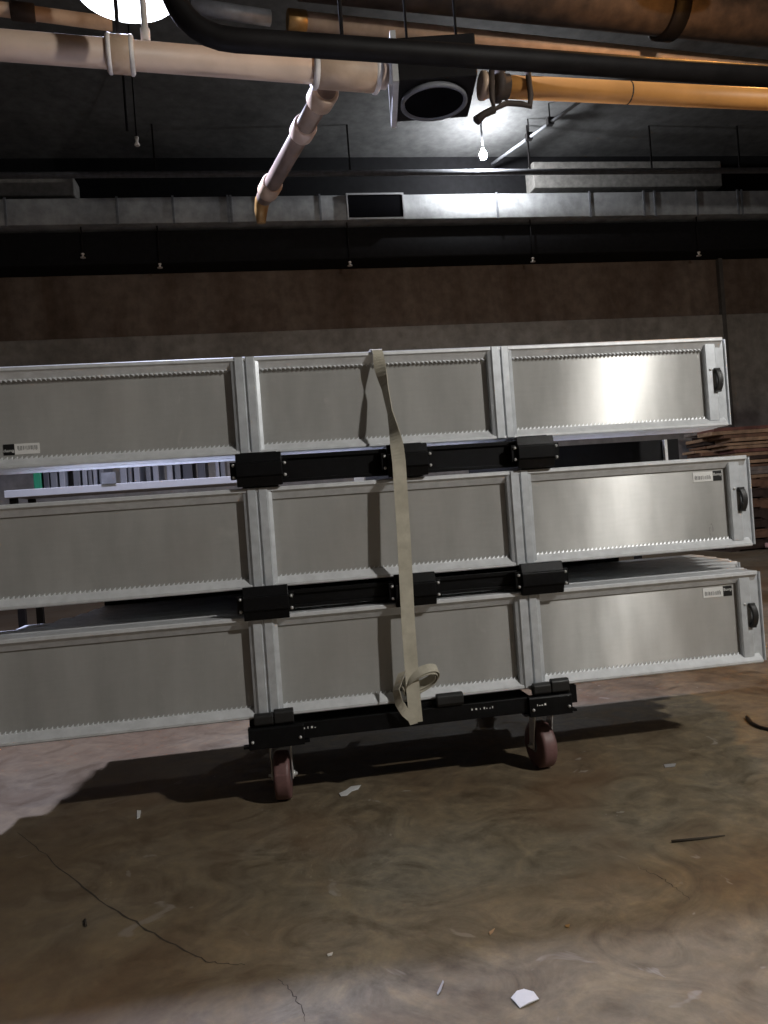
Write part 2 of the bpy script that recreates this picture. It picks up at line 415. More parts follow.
    text_mesh('lettering', 'Bump', 0.0135, M['label'], bl, (RB[0]-0.0300, 0.0282, PH-0.058))
    return root
T3, T2, T1 = 0.288, 0.682, 1.105
proto = make_panel('front aluminium panel of the bottom tier, just above the caster wheels', False)
proto_top = make_panel('top', True)
proto.location = (0, -0.03, T3)
tiers = (('bottom', T3, -0.03, [0.0, 0.03, 0.075, 0.16, 0.20, 0.22, 0.235]),
         ('middle', T2, 0.0, [0.012, 0.05, 0.10, 0.15, 0.19, 0.21, 0.225]),
         ('top', T1, 0.07, [0.0, 0.02]))
ORD = ['front', 'second', 'third', 'fourth', 'fifth', 'sixth', 'seventh']
where = {'bottom': 'just above the caster wheels', 'middle': 'with the white and black label at upper right', 'top': 'with its label at lower left'}
for tname, z, y0, shifts in tiers:
    for i, dx in enumerate(shifts):
        if tname == 'bottom' and i == 0: continue
        o = proto_top if (tname == 'top' and i == 0) else copy_tree(proto_top if tname == 'top' else proto)
        o.location = (dx, y0 + i*0.118, z)
        if tname == 'top' and i == 0:             # the top panels are stacked upside down: labels at lower left
            for k in [k for k in COL.objects if k.parent == o]:
                if k.name.startswith('label'):
                    cx_ = (PX0+PX1)/2
                    k.rotation_euler = (0, math.pi, 0); k.location = (2*cx_+0.013, 0, PH-0.002)
        if i == 0: o['label'] = 'front aluminium panel of the %s tier, %s' % (tname, where[tname])
        else: o['label'] = '%s aluminium panel from the front in the %s tier, only its edges showing' % (ORD[i], tname)

# ------------------------------------------------------------------ black steel spacers between the tiers, and the cart
def bracket(parent, x0, x1, zb, zt, y, name='bracket'):
    zc = (zb+zt)/2; h = (zt-zb)/2
    o = MB().prism([(y+0.021, zt), (y+0.006, zt), (y-0.003, zc+h*0.42), (y-0.010, zc+h*0.40), (y-0.010, zc-h*0.40), (y-0.003, zc-h*0.42), (y+0.006, zb), (y+0.021, zb)], x0, x1).build(name, M['black'], parent, bevel=0.002)
    for x in (x0-0.008, x1+0.008):
        for zz in (zc+h*0.30, zc-h*0.42):
            MB().lathe((x, y+0.0065, zz), [(0.0052, 0), (0.0052, 0.004), (0.002, 0.007)], (0, -1, 0), 8).build('bolt', M['zinc'], o)
    MB().box(x0-0.018, x1+0.018, y+0.0068, y+0.020, zc-h*0.55, zc+h*0.50).build('mounting_plate', M['black'], o)
    return o
def spacer(label, zlo, zhi, y, ybk, xs, rear, yb):
    root = thing('spacer_frame', label, 'frame', (0.4, y, zlo), 'black steel spacer frames')
    root.location = (0, 0, 0)
    zc = (zlo+zhi)/2; g = 0.0015
    b = MB()
    b.box(xs[0][0]+0.01, xs[-1][1]-0.01, y+0.021, y+0.026, zlo+0.012, zhi-0.014)
    b.box(xs[0][0]+0.01, xs[-1][1]-0.01, y+0.012, y+0.0208, zhi-0.026, zhi-0.014)
    b.box(xs[0][0]+0.01, xs[-1][1]-0.01, y+0.012, y+0.0208, zlo+0.012, zlo+0.022)
    b.build('front_rail', M['black'], root, bevel=0.001)
    for x0, x1 in xs:
        bracket(root, x0, x1, zc-0.051, zc+0.051, yb)
        MB().box(x0+0.015, x1-0.015, yb+0.0215, ybk, zlo+g, zhi-g).build('cross_beam', M['black'], root)
    for k, (xa, xb, ya) in enumerate(rear):
        MB().box(xa, xb, ya, ya+0.04, zlo+g, zhi-g).build('added_rear_rail', M['black'], root)  # added rail, closes the tier gap against light from behind
    return root
sp1 = spacer('black steel spacer frame between the top and middle tiers of panels', T2+PH, T1, 0.0, 0.65, [(-0.085, 0.055), (0.385, 0.515), (0.812, 0.936)], [(0.936-0.014, 1.70, 0.55)], -0.0275)
MB().box(1.628, 1.640, 0.53, 0.549, T2+PH+0.003, T1-0.003).build('post', M['zinc'], sp1)
sp2 = spacer('black steel spacer frame between the middle and bottom tiers of panels', T3+PH, T2, 0.0-0.012, 0.74, [(-0.092, 0.045), (0.375, 0.505), (0.785, 0.925)], [(-0.66, 1.50, 0.755)], -0.0565)

cart = thing('panel_cart', 'low black steel cart on maroon caster wheels under the aluminium panels', 'cart')
DZ0, DZ1 = 0.205, 0.2865
b = MB()
b.box(-0.10, 0.90, -0.052, -0.034, DZ0+0.012, DZ1-0.02); b.box(-0.10, 0.90, -0.034, 0.03, DZ0+0.012, DZ0+0.02)
b.build('front_beam', M['black'], cart, bevel=0.002)
MB().box(-0.10, 0.962, 0.74, 0.80, DZ0+0.012, DZ1-0.006).build('rear_beam', M['black'], cart)
for x in (-0.07, 0.42, 0.90):
    MB().box(x-0.03, x+0.05, -0.03, 0.739, DZ0+0.022, DZ1-0.003).build('cross_beam', M['black'], cart)
MB().box(0.02, 0.84, 0.10, 0.70, DZ0+0.016, DZ0+0.021).build('deck_plate', M['black'], cart)
for x0, x1 in ((-0.105, 0.062), (0.775, 0.918)):
    c = MB().prism([(-0.034, DZ1-0.018), (-0.066, DZ1-0.018), (-0.070, DZ1-0.024), (-0.070, DZ0-0.0), (-0.034, DZ0-0.0)], x0, x1).build('corner_bracket', M['black'], cart, bevel=0.002)
    MB().box(x0-0.016, x1+0.016, -0.064, -0.0345, DZ0+0.004, DZ0+0.010).build('flange', M['black'], c)
    for x in (x0+0.012, x1-0.012):
        MB().lathe((x, -0.0702, DZ0+0.024), [(0.005, 0), (0.005, 0.004), (0.002, 0.007)], (0, -1, 0), 8).build('bolt', M['zinc'], c)
    for dx0, dx1, zz in ((0.02, 0.078, 0.0), (0.080, 0.14, 0.008)):
        MB().prism([(-0.058, DZ1-0.016), (-0.066, DZ1-0.008), (-0.066, DZ1+0.014+zz), (-0.058, DZ1+0.022+zz), (-0.044, DZ1+0.022+zz), (-0.037, DZ1+0.012), (-0.037, DZ1-0.016)], x0+dx0, x0+dx1).build('clip', M['rubber'], cart, bevel=0.003)
c0 = 0.48
MB().prism([(-0.058, DZ1-0.019), (-0.066, DZ1-0.008), (-0.066, DZ1+0.014), (-0.058, DZ1+0.022), (-0.044, DZ1+0.022), (-0.037, DZ1+0.012), (-0.037, DZ1-0.019)], c0, c0+0.085).build('clip', M['rubber'], cart, bevel=0.003)
def caster(x, y, rz):
    A = Matrix.Translation((x, y, 0)) @ Matrix.Rotation(rz, 4, 'Z')
    def fin(o): o.matrix_local = A; return o
    top = MB().box(-0.045, 0.045, -0.045, 0.045, DZ0-0.006, DZ0-0.0005)
    top.lathe((0, 0, DZ0-0.022), [(0.030, 0), (0.034, 0.006), (0.034, 0.0155)], (0, 0, 1), 20)
    pl = top.build('caster', M['zinc'], cart); pl.matrix_local = A
    f = MB()
    for s in (-1, 1):
        f.hull([(s*0.030, -0.022, DZ0-0.020), (s*0.030, 0.022, DZ0-0.020), (s*0.030, 0.034, 0.064), (s*0.030, 0.004, 0.064),
                (s*0.034, -0.022, DZ0-0.020), (s*0.034, 0.022, DZ0-0.020), (s*0.034, 0.034, 0.064), (s*0.034, 0.004, 0.064)],
               [(0, 1, 2, 3), (4, 7, 6, 5), (0, 4, 5, 1), (1, 5, 6, 2), (2, 6, 7, 3), (3, 7, 4, 0)])
    f.box(-0.034, 0.034, -0.022, 0.022, DZ0-0.024, DZ0-0.019)
    f.build('fork', M['zinc'], pl, bevel=0.001)
    yc = 0.018
    wl = MB().lathe((-0.025, yc, 0.0765), [(0.054, 0), (0.070, 0.0), (0.0755, 0.004), (0.076, 0.012), (0.076, 0.038), (0.0755, 0.046), (0.070, 0.05), (0.054, 0.05)], (1, 0, 0), 40)
    wl.build('tyre', M['tyre'], pl)
    MB().lathe((-0.0265, yc, 0.0765), [(0.054, 0.006), (0.050, 0.004), (0.030, 0.008), (0.022, 0.0), (0.010, 0.0), (0.010, 0.053), (0.022, 0.053), (0.030, 0.045), (0.050, 0.049), (0.054, 0.047)], (1, 0, 0), 30).build('hub', M['grey'], pl)
    MB().lathe((-0.046, yc, 0.0765), [(0.005, 0), (0.005, 0.008), (0.011, 0.0085), (0.011, 0.0155), (0.0045, 0.016), (0.0045, 0.076), (0.011, 0.0765), (0.011, 0.085), (0.005, 0.086), (0.005, 0.092)], (1, 0, 0), 8).build('axle_bolt', M['zinc'], pl)
    return pl
caster(-0.012, 0.055, math.radians(-4))
caster(0.850, 0.045, math.radians(7))
caster(-0.02, 0.76, math.radians(12))
caster(0.86, 0.76, math.radians(-15))

mk = MB(); rr_ = random.Random(5)
for x0, x1, z in ((0.590, 0.665, 0.245), (0.800, 0.835, 0.240), (0.06, 0.10, 0.247)):
    x = x0
    y_ = -0.0524 if x0 < 0.75 else -0.0704
    while x < x1:
        ww = rr_.uniform(0.002, 0.006); hh = rr_.uniform(0.002, 0.007)
        mk.box(x, x+ww, y_, y_+0.0003, z, z+hh); x += ww + rr_.uniform(0.003, 0.010)
mk.build('white_marks', M['label'], cart)

# ------------------------------------------------------------------ the strap round the stack, with its loose end looped up
HW = 0.021
def lerp_path(keys, n):
    out = []
    for (p0, h0), (p1, h1) in zip(keys, keys[1:]):
        for k in range(n):
            u = k/n
            h = Vector(h0).lerp(Vector(h1), u)
            out.append((Vector(p0).lerp(Vector(p1), u), h.normalized()*(Vector(h0).length*(1-u)+Vector(h1).length*u)))
    out.append((Vector(keys[-1][0]), Vector(keys[-1][1]))); return out
tx = at(377, 354, 0.06).x
def dirv(deg, tilt=0.0): a = math.radians(deg); return Vector((math.cos(a), -math.sin(a), tilt))*HW
def sp(x, y, Y): return at(x, y, Y)
ztop = T1+PH
keys = [((tx, 0.86, 0.215), Vector((HW, 0, 0))), ((tx, 0.86, 0.96), Vector((HW, 0, 0))), ((tx, 0.67, 1.15), Vector((HW, 0, 0))), ((tx, 0.312, ztop+0.004), Vector((HW, 0, 0))), ((tx, 0.295, ztop+0.006), Vector((HW, 0, 0))),
        ((tx, 0.074, ztop+0.006), Vector((HW, 0, 0))), ((tx, 0.060, ztop+0.001), Vector((HW*.8, 0, 0))), ((tx+0.003, 0.055, ztop-0.012), Vector((HW*.8, 0, 0))),
        (sp(380, 368, 0.044), dirv(35)), (sp(385, 388, 0.028), dirv(70, .1)), (sp(390, 412, 0.004), dirv(78, .12)), (sp(394, 430, -0.02), dirv(55, .12)), (sp(397, 446, -0.046), dirv(22, .1)), (sp(399, 462, -0.054), dirv(8)),
        (sp(404, 540, -0.066), dirv(4)), (sp(408, 620, -0.076), dirv(3)), (sp(413, 690, -0.080), dirv(3)), (sp(416, 722, -0.080), dirv(3))]
strap = thing('cargo_strap', 'beige cargo strap running down the front of the panel stack to the cart', 'strap', (0, 0, 0))
MB().ribbon(lerp_path(keys, 5)).build('webbing', M['webbing'], strap)
# coiled loose end: loops tucked behind the standing strap, then a tail falling to the beam
lp = []
c1 = sp(420, 679, -0.056)
nx = Vector((0.12, -0.76, -0.62)).normalized()      # axis of the coil, its front end tipped down
ax = Vector((0.80, 0.0, 0.62)); ax = (ax - nx*ax.dot(nx)).normalized(); ay = nx.cross(ax)
c1 = c1 + Vector((0, -0.012, 0))
for k in range(0, 91):
    u = k/90.0; t = u*2*math.pi*2.6 + 2.6
    r1, r2 = 0.066 - 0.020*u, 0.040 - 0.014*u
    q = c1 + ax*(r1*math.cos(t)) + ay*(r2*math.sin(t)) + nx*(0.004*math.sin(t*0.7))
    lp.append((q, (nx + ax*0.15*math.sin(t)).normalized()*0.0165))
MB().ribbon(lp, 0.0022).build('loop', M['webbing'], strap)
tail = [(sp(402, 672, -0.085), Vector((0.012, -0.004, 0.004))), (sp(396, 690, -0.088), Vector((0.008, -0.012, 0.004))), (sp(399, 703, -0.090), Vector((0.010, -0.008, 0.008))),
        (sp(405, 712, -0.090), Vector((0.010, 0.0, 0.010))), (sp(412, 719, -0.090), Vector((0.011, 0, 0.006))), (sp(414, 724, -0.088), Vector((0.012, 0, 0.002)))]
MB().ribbon(lerp_path(tail, 4), 0.0022).build('tail', M['webbing'], strap)

# ------------------------------------------------------------------ storage rack behind the stack, with flat cases on it
RY = 2.45
ra, rb = at(4, 494, RY), at(640, 456, RY)
rz1 = (at(100, 484.5, RY).z); rz0 = at(100, 492, RY).z
rack = thing('storage_rack', 'storage rack with a pale front beam behind the panel stack', 'rack', (0, 0, 0))
MB().box(ra.x, rb.x, RY, RY+0.05, rz0, rz1).build('front_beam', M['shelf'], rack, bevel=0.003)
MB().box(ra.x, rb.x, RY+0.051, RY+0.46, rz0+0.005, rz0+0.03).build('shelf_board', M['grey'], rack)
for x in (ra.x+0.03, rb.x-0.03):
    for y in (RY+0.055, RY+0.42):
        MB().box(x-0.02, x+0.02, y, y+0.04, 0, rz0+0.004).build('leg', M['iron'], rack)
pt = at(109, 478, RY-0.004)
MB().box(pt.x-0.045, pt.x+0.04, RY-0.006, RY-0.0005, pt.z-0.035, pt.z+0.035).build('tag_plate', M['grey'], rack)
spec = [(33, 41, 'green'), (43, 49, 2), (50, 57, 1), (59, 65, 0), (73, 80, 1), (82, 87, 0), (88, 92, 1), (93, 97, 0), (99, 104, 1), (120, 127, 0), (128, 132, 1), (134, 140, 0),
        (146, 151, 1), (153, 159, 0), (167, 173, 0), (175, 181, 1), (183, 193, 2), (198, 206, 2), (216, 220, 0), (221, 226, 1)]
first = True; case0 = None
LBL = {0: 'light grey flat case standing on edge', 1: 'mid grey flat case standing on edge', 2: 'dark grey flat case standing on edge', 'green': 'green flat case standing on edge'}
num = {}; ordw = ['first', 'second', 'third', 'fourth', 'fifth', 'sixth', 'seventh', 'eighth', 'ninth', 'tenth']
for xa, xb, k in spec:
    A, B = at(xa, 478, RY+0.06), at(xb, 478, RY+0.06)
    hh = 0.40 + 0.03*((xa*7) % 5)/5
    o = thing('flat_case', '', 'case', ((A.x+B.x)/2, RY+0.06, rz0+0.031), 'flat cases on the storage rack')
    hw = (B.x-A.x)/2-0.001
    MB().box(-hw, hw, 0, 0.30, 0, hh).build('shell', M['green'] if k == 'green' else GREYS[k], o, bevel=0.004)
    MB().box(-hw*0.5, hw*0.5, -0.004, -0.0003, hh*0.35, hh*0.55).build('handle', GREYS[3], o)
    num[k] = num.get(k, 0)+1
    o['label'] = (LBL[k] + ' on the rack, the only green one') if k == 'green' else '%s, %s of its shade from left on the rack' % (LBL[k], ordw[num[k]-1])

# ------------------------------------------------------------------ lumber and pallets by the back wall, right
def pallet(x, y, z, m, lab):
    t = thing('wooden_pallet', lab, 'pallet', (x, y, z), 'pallets by the back wall')
    L, W = 1.2, 1.0
    for i in range(3):
        yy = -W/2 + 0.02 + i*(W-0.14)/2
        MB().box(-L/2, L/2, yy, yy+0.1, 0.022, 0.118).build('stringer', m, t)
    d = MB(); e = MB()
    for i in range(7):
        xx = -L/2 + i*(L-0.12)/6; d.box(xx, xx+0.12, -W/2, W/2, 0.119, 0.14)
    for i in range(3):
        xx = -L/2 + i*(L-0.12)/2; e.box(xx, xx+0.12, -W/2, W/2, 0.0, 0.021)
    d.build('deck', m, t); e.build('base_boards', m, t)
    return t
pos = ['lowest', 'second lowest', 'third lowest', 'fourth lowest', 'fifth lowest', 'sixth lowest', 'seventh lowest']
px_l = at(716, 500, 7.6).x
for j, cx_ in enumerate((px_l+0.55, px_l+1.85)):
    for i in range(7):
        pallet(cx_ + random.uniform(-.04, .04), 7.75 + random.uniform(-.05, .05), i*0.1405, WOOD[(4, 1, 4, 4, 1, 4, 1)[(i+j) % 7]],
               '%s weathered wooden pallet in the %s stack by the back wall' % (pos[i], ('left', 'right')[j]))
zz = 7*0.1405+0.001; n = 0
lev = 0
layw = ['first', 'second', 'third', 'fourth', 'fifth', 'sixth', 'seventh', 'eighth', 'ninth', 'tenth', 'eleventh', 'twelfth', 'thirteenth', 'fourteenth']
while zz < 1.66:
    yy = 7.26
    for r_ in range(2):
        xl = px_l - 0.2 + random.uniform(-.05, .35); ln = random.uniform(2.1, 2.7); wd = random.uniform(0.34, 0.46)
        th = random.choice((0.034, 0.044, 0.05))
        mm = WOOD[random.choice((0, 0, 1, 2, 3, 1, 4))]
        o = MB().box(xl, xl+ln, yy, yy+wd, zz, zz+th).build('plank', mm, bevel=0.004)
        kind = mm.name.split('_')[1]
        tag(o, '%s wooden plank, %s row of the pile on the pallets, %s layer from below' % ({'grey': 'greyish', 'red': 'reddish'}.get(kind, kind), ('front', 'rear')[r_], layw[lev]), 'plank', 'planks piled on the pallets')
        yy += wd + 0.02
    zz += 0.0515; lev += 1
q = []
cq = at(768, 538, 7.0)
for k in range(40):
    t = k/39*5*math.pi
    q.append((cq.x + 0.15 + 0.20*math.cos(t), 6.95 + 0.16*math.sin(t), 0.014 + 0.010*t/ (5*math.pi) *5 + 0.03*abs(math.sin(t*0.5))))
tag(MB().tube(q, 0.011, 8).build('cable_coil', M['pink']), 'loose coil of pink cable on the floor in front of the pallets', 'cable')

# ------------------------------------------------------------------ duct, conduits, sprinklers on the far side
duct = thing('air_duct', 'long galvanised air duct along the top of the back wall', 'duct')
MB().box(X0+0.02, X1-0.02, 8.0, 8.42, 4.90, 5.24).build('shell', M['galv'], duct, bevel=0.006)
for x in (-2, 8):
    pass
for pxx in (5, 117, 173, 228, 231, 260, 320, 497, 590, 644, 655, 697, 738, 742):
    X = at(pxx, 205, 8.0).x; MB().box(X-0.014, X+0.014, 7.985, 7.9995, 4.885, 5.255).build('seam_flange', M['grey'], duct)
A, B = at(347, 192, 7.99), at(403, 215, 7.99)
g = MB(); g.box(A.x, B.x, 7.97, 7.9995, 4.915, 5.225)
gr = g.build('vent_grille', M['dark'], duct)
f = MB()
for x0, x1, z0, z1 in ((A.x-0.02, B.x+0.02, 5.226, 5.250), (A.x-0.02, B.x+0.02, 4.89, 4.914), (A.x-0.02, A.x-0.001, 4.914, 5.226), (B.x+0.001, B.x+0.02, 4.914, 5.226)): f.box(x0, x1, 7.955, 7.998, z0, z1)
f.build('grille_frame', M['shelf'], gr)
zc_ = at(300, 173.5, 7.6).z
cp = MB().tube([(X0+0.05, 7.6, zc_), (X1-0.05, 7.6, zc_)], 0.040, 12)
cpo = cp.build('conduit_pipe', M['grey']); tag(cpo, 'long straight grey pipe running in front of the duct top', 'pipe')
for pxx in (155, 350, 530, 652, 740):
    X = at(pxx, 170, 7.6).x; MB().box(X-0.010, X+0.010, 7.59, 7.61, zc_+0.03, ZC-0.001).build('hanger_rod', M['iron'], cpo)
A, B = atz(492, 164, 5.75), atz(582, 100, 5.75)
dc = MB().tube([A, B], 0.022, 10).build('conduit_pipe', M['grey']); tag(dc, 'thin grey conduit running toward the camera under the ceiling, right of the bulb', 'pipe')
for u in (0.45, 0.68):
    r = MB()
    P = A.lerp(B, u); r.tube([P, (P.x, P.y, ZC-0.001)], 0.010, 8); r.box(P.x-0.04, P.x+0.04, P.y-0.04, P.y+0.04, P.z-0.03, P.z+0.06)
    r.build('hanger', M['iron'], dc)
spr0 = None
for pxx, pyy, nm in ((83, 258, 'leftmost of the row before the dark shade band'), (160, 268, 'second from left of the row before the dark shade band'), (350, 266, 'below the dark duct grille'), (533, 262, 'below the blue light streak right of the bulb'), (699, 256, 'rightmost of the row before the dark shade band')):
    P = at(pxx, pyy, 8.09)
    if spr0 is None:
        spr0 = thing('sprinkler_head', '', 'sprinkler', P, 'sprinkler heads before the black beam')
        MB().tube([(0, 0, 0.06), (0, 0, 4.899-P.z)], 0.009, 8).build('drop_pipe', M['iron'], spr0)
        MB().lathe((0, 0, 0), [(0.035, 0), (0.035, 0.008), (0.012, 0.012), (0.012, 0.04), (0.022, 0.045), (0.022, 0.06)], (0, 0, 1), 12).build('nozzle', M['seal'], spr0)
        o = spr0
    else:
        o = copy_tree(spr0)
        [k for k in COL.objects if k.parent == o and k.name.startswith('drop')][0].scale.z = (4.899-P.z)/(4.899-spr0.location.z)
    o.location = P; o['label'] = 'small pendant sprinkler head, ' + nm
bx = BULB_POS
bf = thing('bulb_lamp', 'bare glowing bulb near the ceiling in front of the duct', 'lamp', bx)
MB().tube([(0, 0, 0.10), (0, 0, ZC-bx.z-0.001)], 0.015, 8).build('stem', M['grey'], bf)
MB().lathe((0, 0, 0.06), [(0.022, 0), (0.022, 0.03), (0.016, 0.05)], (0, 0, 1), 14).build('socket', M['seal'], bf)
bb = MB().lathe((0, 0, -0.06), [(0.002, 0), (0.035, 0.01), (0.052, 0.05), (0.04, 0.095), (0.021, 0.119)], (0, 0, 1), 16).build('bulb', M['bulb'], bf)
bb.visible_shadow = True

# ------------------------------------------------------------------ overhead pipes near the camera
KP = 0.68
def pipe(name, label, pts, r, mat, seg=20):
    o = MB().tube(pts, r, seg).build(name, mat); return tag(o, label, 'pipe')
def collar(parent, P, d, r, L, mat, name='coupling', k=None):
    k = KP if k is None else k; r, L = r*k, L*k
    P = Vector(P); d = Vector(d).normalized()
    return MB().lathe(P - d*L/2, [(r*0.9, 0), (r, 0.006), (r, L-0.006), (r*0.9, L)], d, 24).build(name, mat, parent)
KP = 0.68
def zs(z): return 0.89 + (z-0.89)*KP
Z = zs(3.5)
m0, m1 = atz(-40, 42, Z), atz(386, 75.5, Z)
dm = (m1-m0).normalized()
pv = pipe('drain_pipe', 'thick cream plastic drain pipe crossing the upper left under the ceiling', [m0 - dm*1.5, m1], 0.077*KP, M['pvc'])
def on_main(px): 
    return min((m0.lerp(m1, k/400) for k in range(401)), key=lambda P: abs((P-CAM).dot(RT)/(P-CAM).dot(FWD)*FPX+CX-px))
collar(pv, on_main(121), dm, 0.098, 0.15, M['pvcd'])
for px_ in (110, 132): collar(pv, on_main(px_), dm, 0.103, 0.03, M['seal'], 'cement_ring')
collar(pv, on_main(347), dm, 0.100, 0.36, M['pvcd'], 'tee_fitting')
for px_ in (315, 376): collar(pv, on_main(px_), dm, 0.107, 0.035, M['seal'], 'cement_ring')
t0 = on_main(333) + Vector((-0.03, 0.10, -0.04))*KP; t1 = atz(264, 198, zs(3.42))
db = (t1-t0).normalized()
br = pipe('branch_pipe', 'brown plastic branch pipe slanting away from the tee of the cream drain pipe', [t0 + db*0.012, t1], 0.062*KP, M['brown'])
collar(br, t0.lerp(t1, 0.06), db, 0.085, 0.14, M['pvcd'])
collar(br, t0.lerp(t1, 0.32), db, 0.080, 0.12, M['pvc'])
collar(br, t0.lerp(t1, 0.88), db, 0.080, 0.16, M['pvcd'])
e = MB().tube([t1 - db*0.04, t1 + db*0.04, t1 + db*0.08 + Vector((0, 0, -0.04)), t1 + db*0.09 + Vector((0, 0, -0.10))], [0.04, 0.04, 0.036, 0.024], 12); e.build('broken_end', M['brass'], br)
o0, o1 = atz(508, 87, Z), atz(800, 101, Z); do = (o1-o0).normalized()
op = pipe('overhead_pipe', 'ochre pipe glowing orange under the ceiling at upper right', [o0, o1 + do*2], 0.068*KP, M['tanpipe'])
collar(op, o0.lerp(o1, 0.39), do, 0.071, 0.02, M['rust'], 'band')
# black pipe with an elbow in front of the cool lamp
Zb = zs(3.22)
k0, k1 = atz(205, 40, Zb), atz(810, 80, Zb); dk = (k1-k0).normalized()
e0 = atz(163, -8, Zb+0.0); 
pts = []
corner = atz(172, 36, Zb)
upv = Vector((0.05, -0.10, 0.5))
st = corner + Vector((-0.015, -0.02, 0.55))
pts = [st + Vector((0, 0, 0.6)), st, corner + (st-corner)*0.45]
p_a, p_b = pts[-1], corner + dk*0.20
for k in range(1, 8):
    u = k/8; pts.append((p_a*(1-u)**2 + corner*2*u*(1-u) + p_b*u*u))
pts += [p_b, k1 + dk*1.5]
pipe('black_pipe', 'black iron pipe that bends beside the cool round lamp and runs to the right', pts, 0.056*KP, M['iron'])
Zt = 4.25
u0, u1 = atz(288, 20, Zt), atz(800, 72, Zt); du = (u1-u0).normalized()
up_ = pipe('overhead_pipe', 'thin brown pipe directly above the black iron pipe', [u0, u1 + du*1.5], 0.062, M['pvcd'])
collar(up_, u0 + du*0.06, du, 0.07, 0.13, M['brass'], k=1)
v0 = atz(190, 6, Zt); v1 = u0 - du*0.12
pipe('steel_tube', 'short dark steel tube ending at the brass fitting of the brown pipe', [v0, v1], 0.05, M['grey'])
Zg = 4.35
g0, g1 = atz(330, -26, Zg), atz(810, 26, Zg); dg = (g1-g0).normalized()
big = pipe('iron_main', 'very thick rusty iron pipe in the top right corner', [g0 - dg*0.2, g1 + dg*1.5], 0.165, M['rust'], 28)
def on_big(px): return min((g0.lerp(g1, k/400) for k in range(401)), key=lambda P: abs((P-CAM).dot(RT)/(P-CAM).dot(FWD)*FPX+CX-px))
collar(big, on_big(668), dg, 0.195, 0.13, M['iron'], 'flange', k=1)
Zl = 4.1
l0, l1 = atz(-30, 5, Zl), atz(112, 24, Zl); dl = (l1-l0).normalized()
lp_ = pipe('overhead_pipe', 'thin tan pipe in the top left corner beside the cool lamp', [l0-dl, l1], 0.042, M['pvcd'])
collar(lp_, l0.lerp(l1, 0.36), dl, 0.055, 0.14, M['rust'], 'clamp', k=1)
# hanger rods of the cream pipe
for px_, nm in ((119, 'left'), (345, 'right')):
    P = on_main(px_)
    hr = thing('pipe_hanger', 'black hanger rod holding the cream drain pipe at its %s fitting' % nm, 'hanger', P)
    MB().tube([(0, 0, 0.08), (0, 0, ZC-P.z-0.001)], 0.008, 8).build('rod', M['iron'], hr)
rp = at(127, 128, 6.0)
o = MB().tube([rp - Vector((0, 0, .03)), (rp.x, rp.y, ZC-0.001)], 0.014, 8).build('hanger_rod', M['iron']); tag(o, 'thin black rod hanging from the ceiling behind the cream pipe coupling', 'rod')
P = at(137, 143, 5.6)
o = thing('sprinkler_head', 'small white sprinkler head hanging on the left under the dark ceiling', 'sprinkler', P)
MB().tube([(0, 0, 0.06), (0, 0, ZC-P.z-0.001)], 0.008, 8).build('drop_pipe', M['iron'], o)
MB().lathe((0, 0, -0.03), [(0.02, 0), (0.03, 0.01), (0.014, 0.04), (0.022, 0.09)], (0, 0, 1), 12).build('nozzle', M['seal'], o)
P = on_main(147)
o = MB().lathe((P.x, P.y, P.z+0.054), [(0.018, 0), (0.018, 0.05), (0.012, 0.055), (0.012, 0.16)], (0, 0, 1), 10).build('pipe_stub', M['seal']); tag(o, 'small white stub standing on the cream pipe under the cool lamp', 'fitting')
# hanging heater: dark box, framed intake on its left end, round grille underneath
hp = atz(431, 100, zs(3.36))
ht = thing('unit_heater', 'dark hanging heater box with a round grille beside the pipe end', 'heater', hp, rz=math.radians(-8))
ht.scale = (KP,)*3
MB().box(-0.20, 0.26, -0.20, 0.28, 0.02, 0.27).build('housing', M['iron'], ht, bevel=0.01)
MB().lathe((0.02, 0.03, -0.012), [(0.20, 0.030), (0.205, 0.0), (0.185, 0.0), (0.18, 0.02)], (0, 0, 1), 32).build('grille_ring', M['grey'], ht)
MB().lathe((0.02, 0.03, -0.004), [(0.178, 0.0), (0.178, 0.02)], (0, 0, 1), 32).build('grille', M['dark'], ht)
f = MB()
for y0, y1, z0, z1 in ((-0.23, 0.31, 0.27, 0.295), (-0.23, 0.31, 0.0, 0.025), (-0.23, -0.205, 0.025, 0.27), (0.285, 0.31, 0.025, 0.27)): f.box(-0.235, -0.201, y0, y1, z0, z1)
f.build('intake_frame', M['zinc'], ht)
for x in (-0.12, 0.18):
    MB().tube([(x, 0, 0.271), (x, 0, (ZC-hp.z-0.001)/KP)], 0.008, 8).build('hanger_rod', M['iron'], ht)
# rusty clamp and valve at the start of the ochre pipe
vp = o0
vv = thing('pipe_valve', 'rusty clamp and valve with a looped handle at the start of the ochre pipe', 'valve', vp); vv.scale = (KP,)*3
d = do
MB().lathe(-d*0.10, [(0.07, 0), (0.098, 0.01), (0.098, 0.05), (0.074, 0.06), (0.074, 0.0985)], d, 20).build('clamp_ring', M['rust'], vv)
MB().lathe(-d*0.19, [(0.05, 0), (0.085, 0.01), (0.085, 0.03), (0.06, 0.08)], d, 20).build('collar', M['pvcd'], vv)
b = MB(); b.box(-0.04, 0.0, -0.03, 0.03, 0.11, 0.20); b.tube([(-0.05, 0, 0.15), (0.12, 0, 0.15)], 0.03, 10); b.tube([(0.10, 0, 0.12), (0.10, 0, 0.18)], 0.035, 10); b.build('body', M['rust'], vv)
b = MB(); b.tube([(-0.13, -0.09, 0.05), (-0.14, -0.09, -0.12), (-0.13, -0.09, -0.19), (-0.05, -0.09, -0.15), (0.05, -0.09, -0.155), (0.10, -0.09, -0.17), (0.11, -0.09, -0.10), (0.10, -0.09, 0.11)], 0.018, 10)
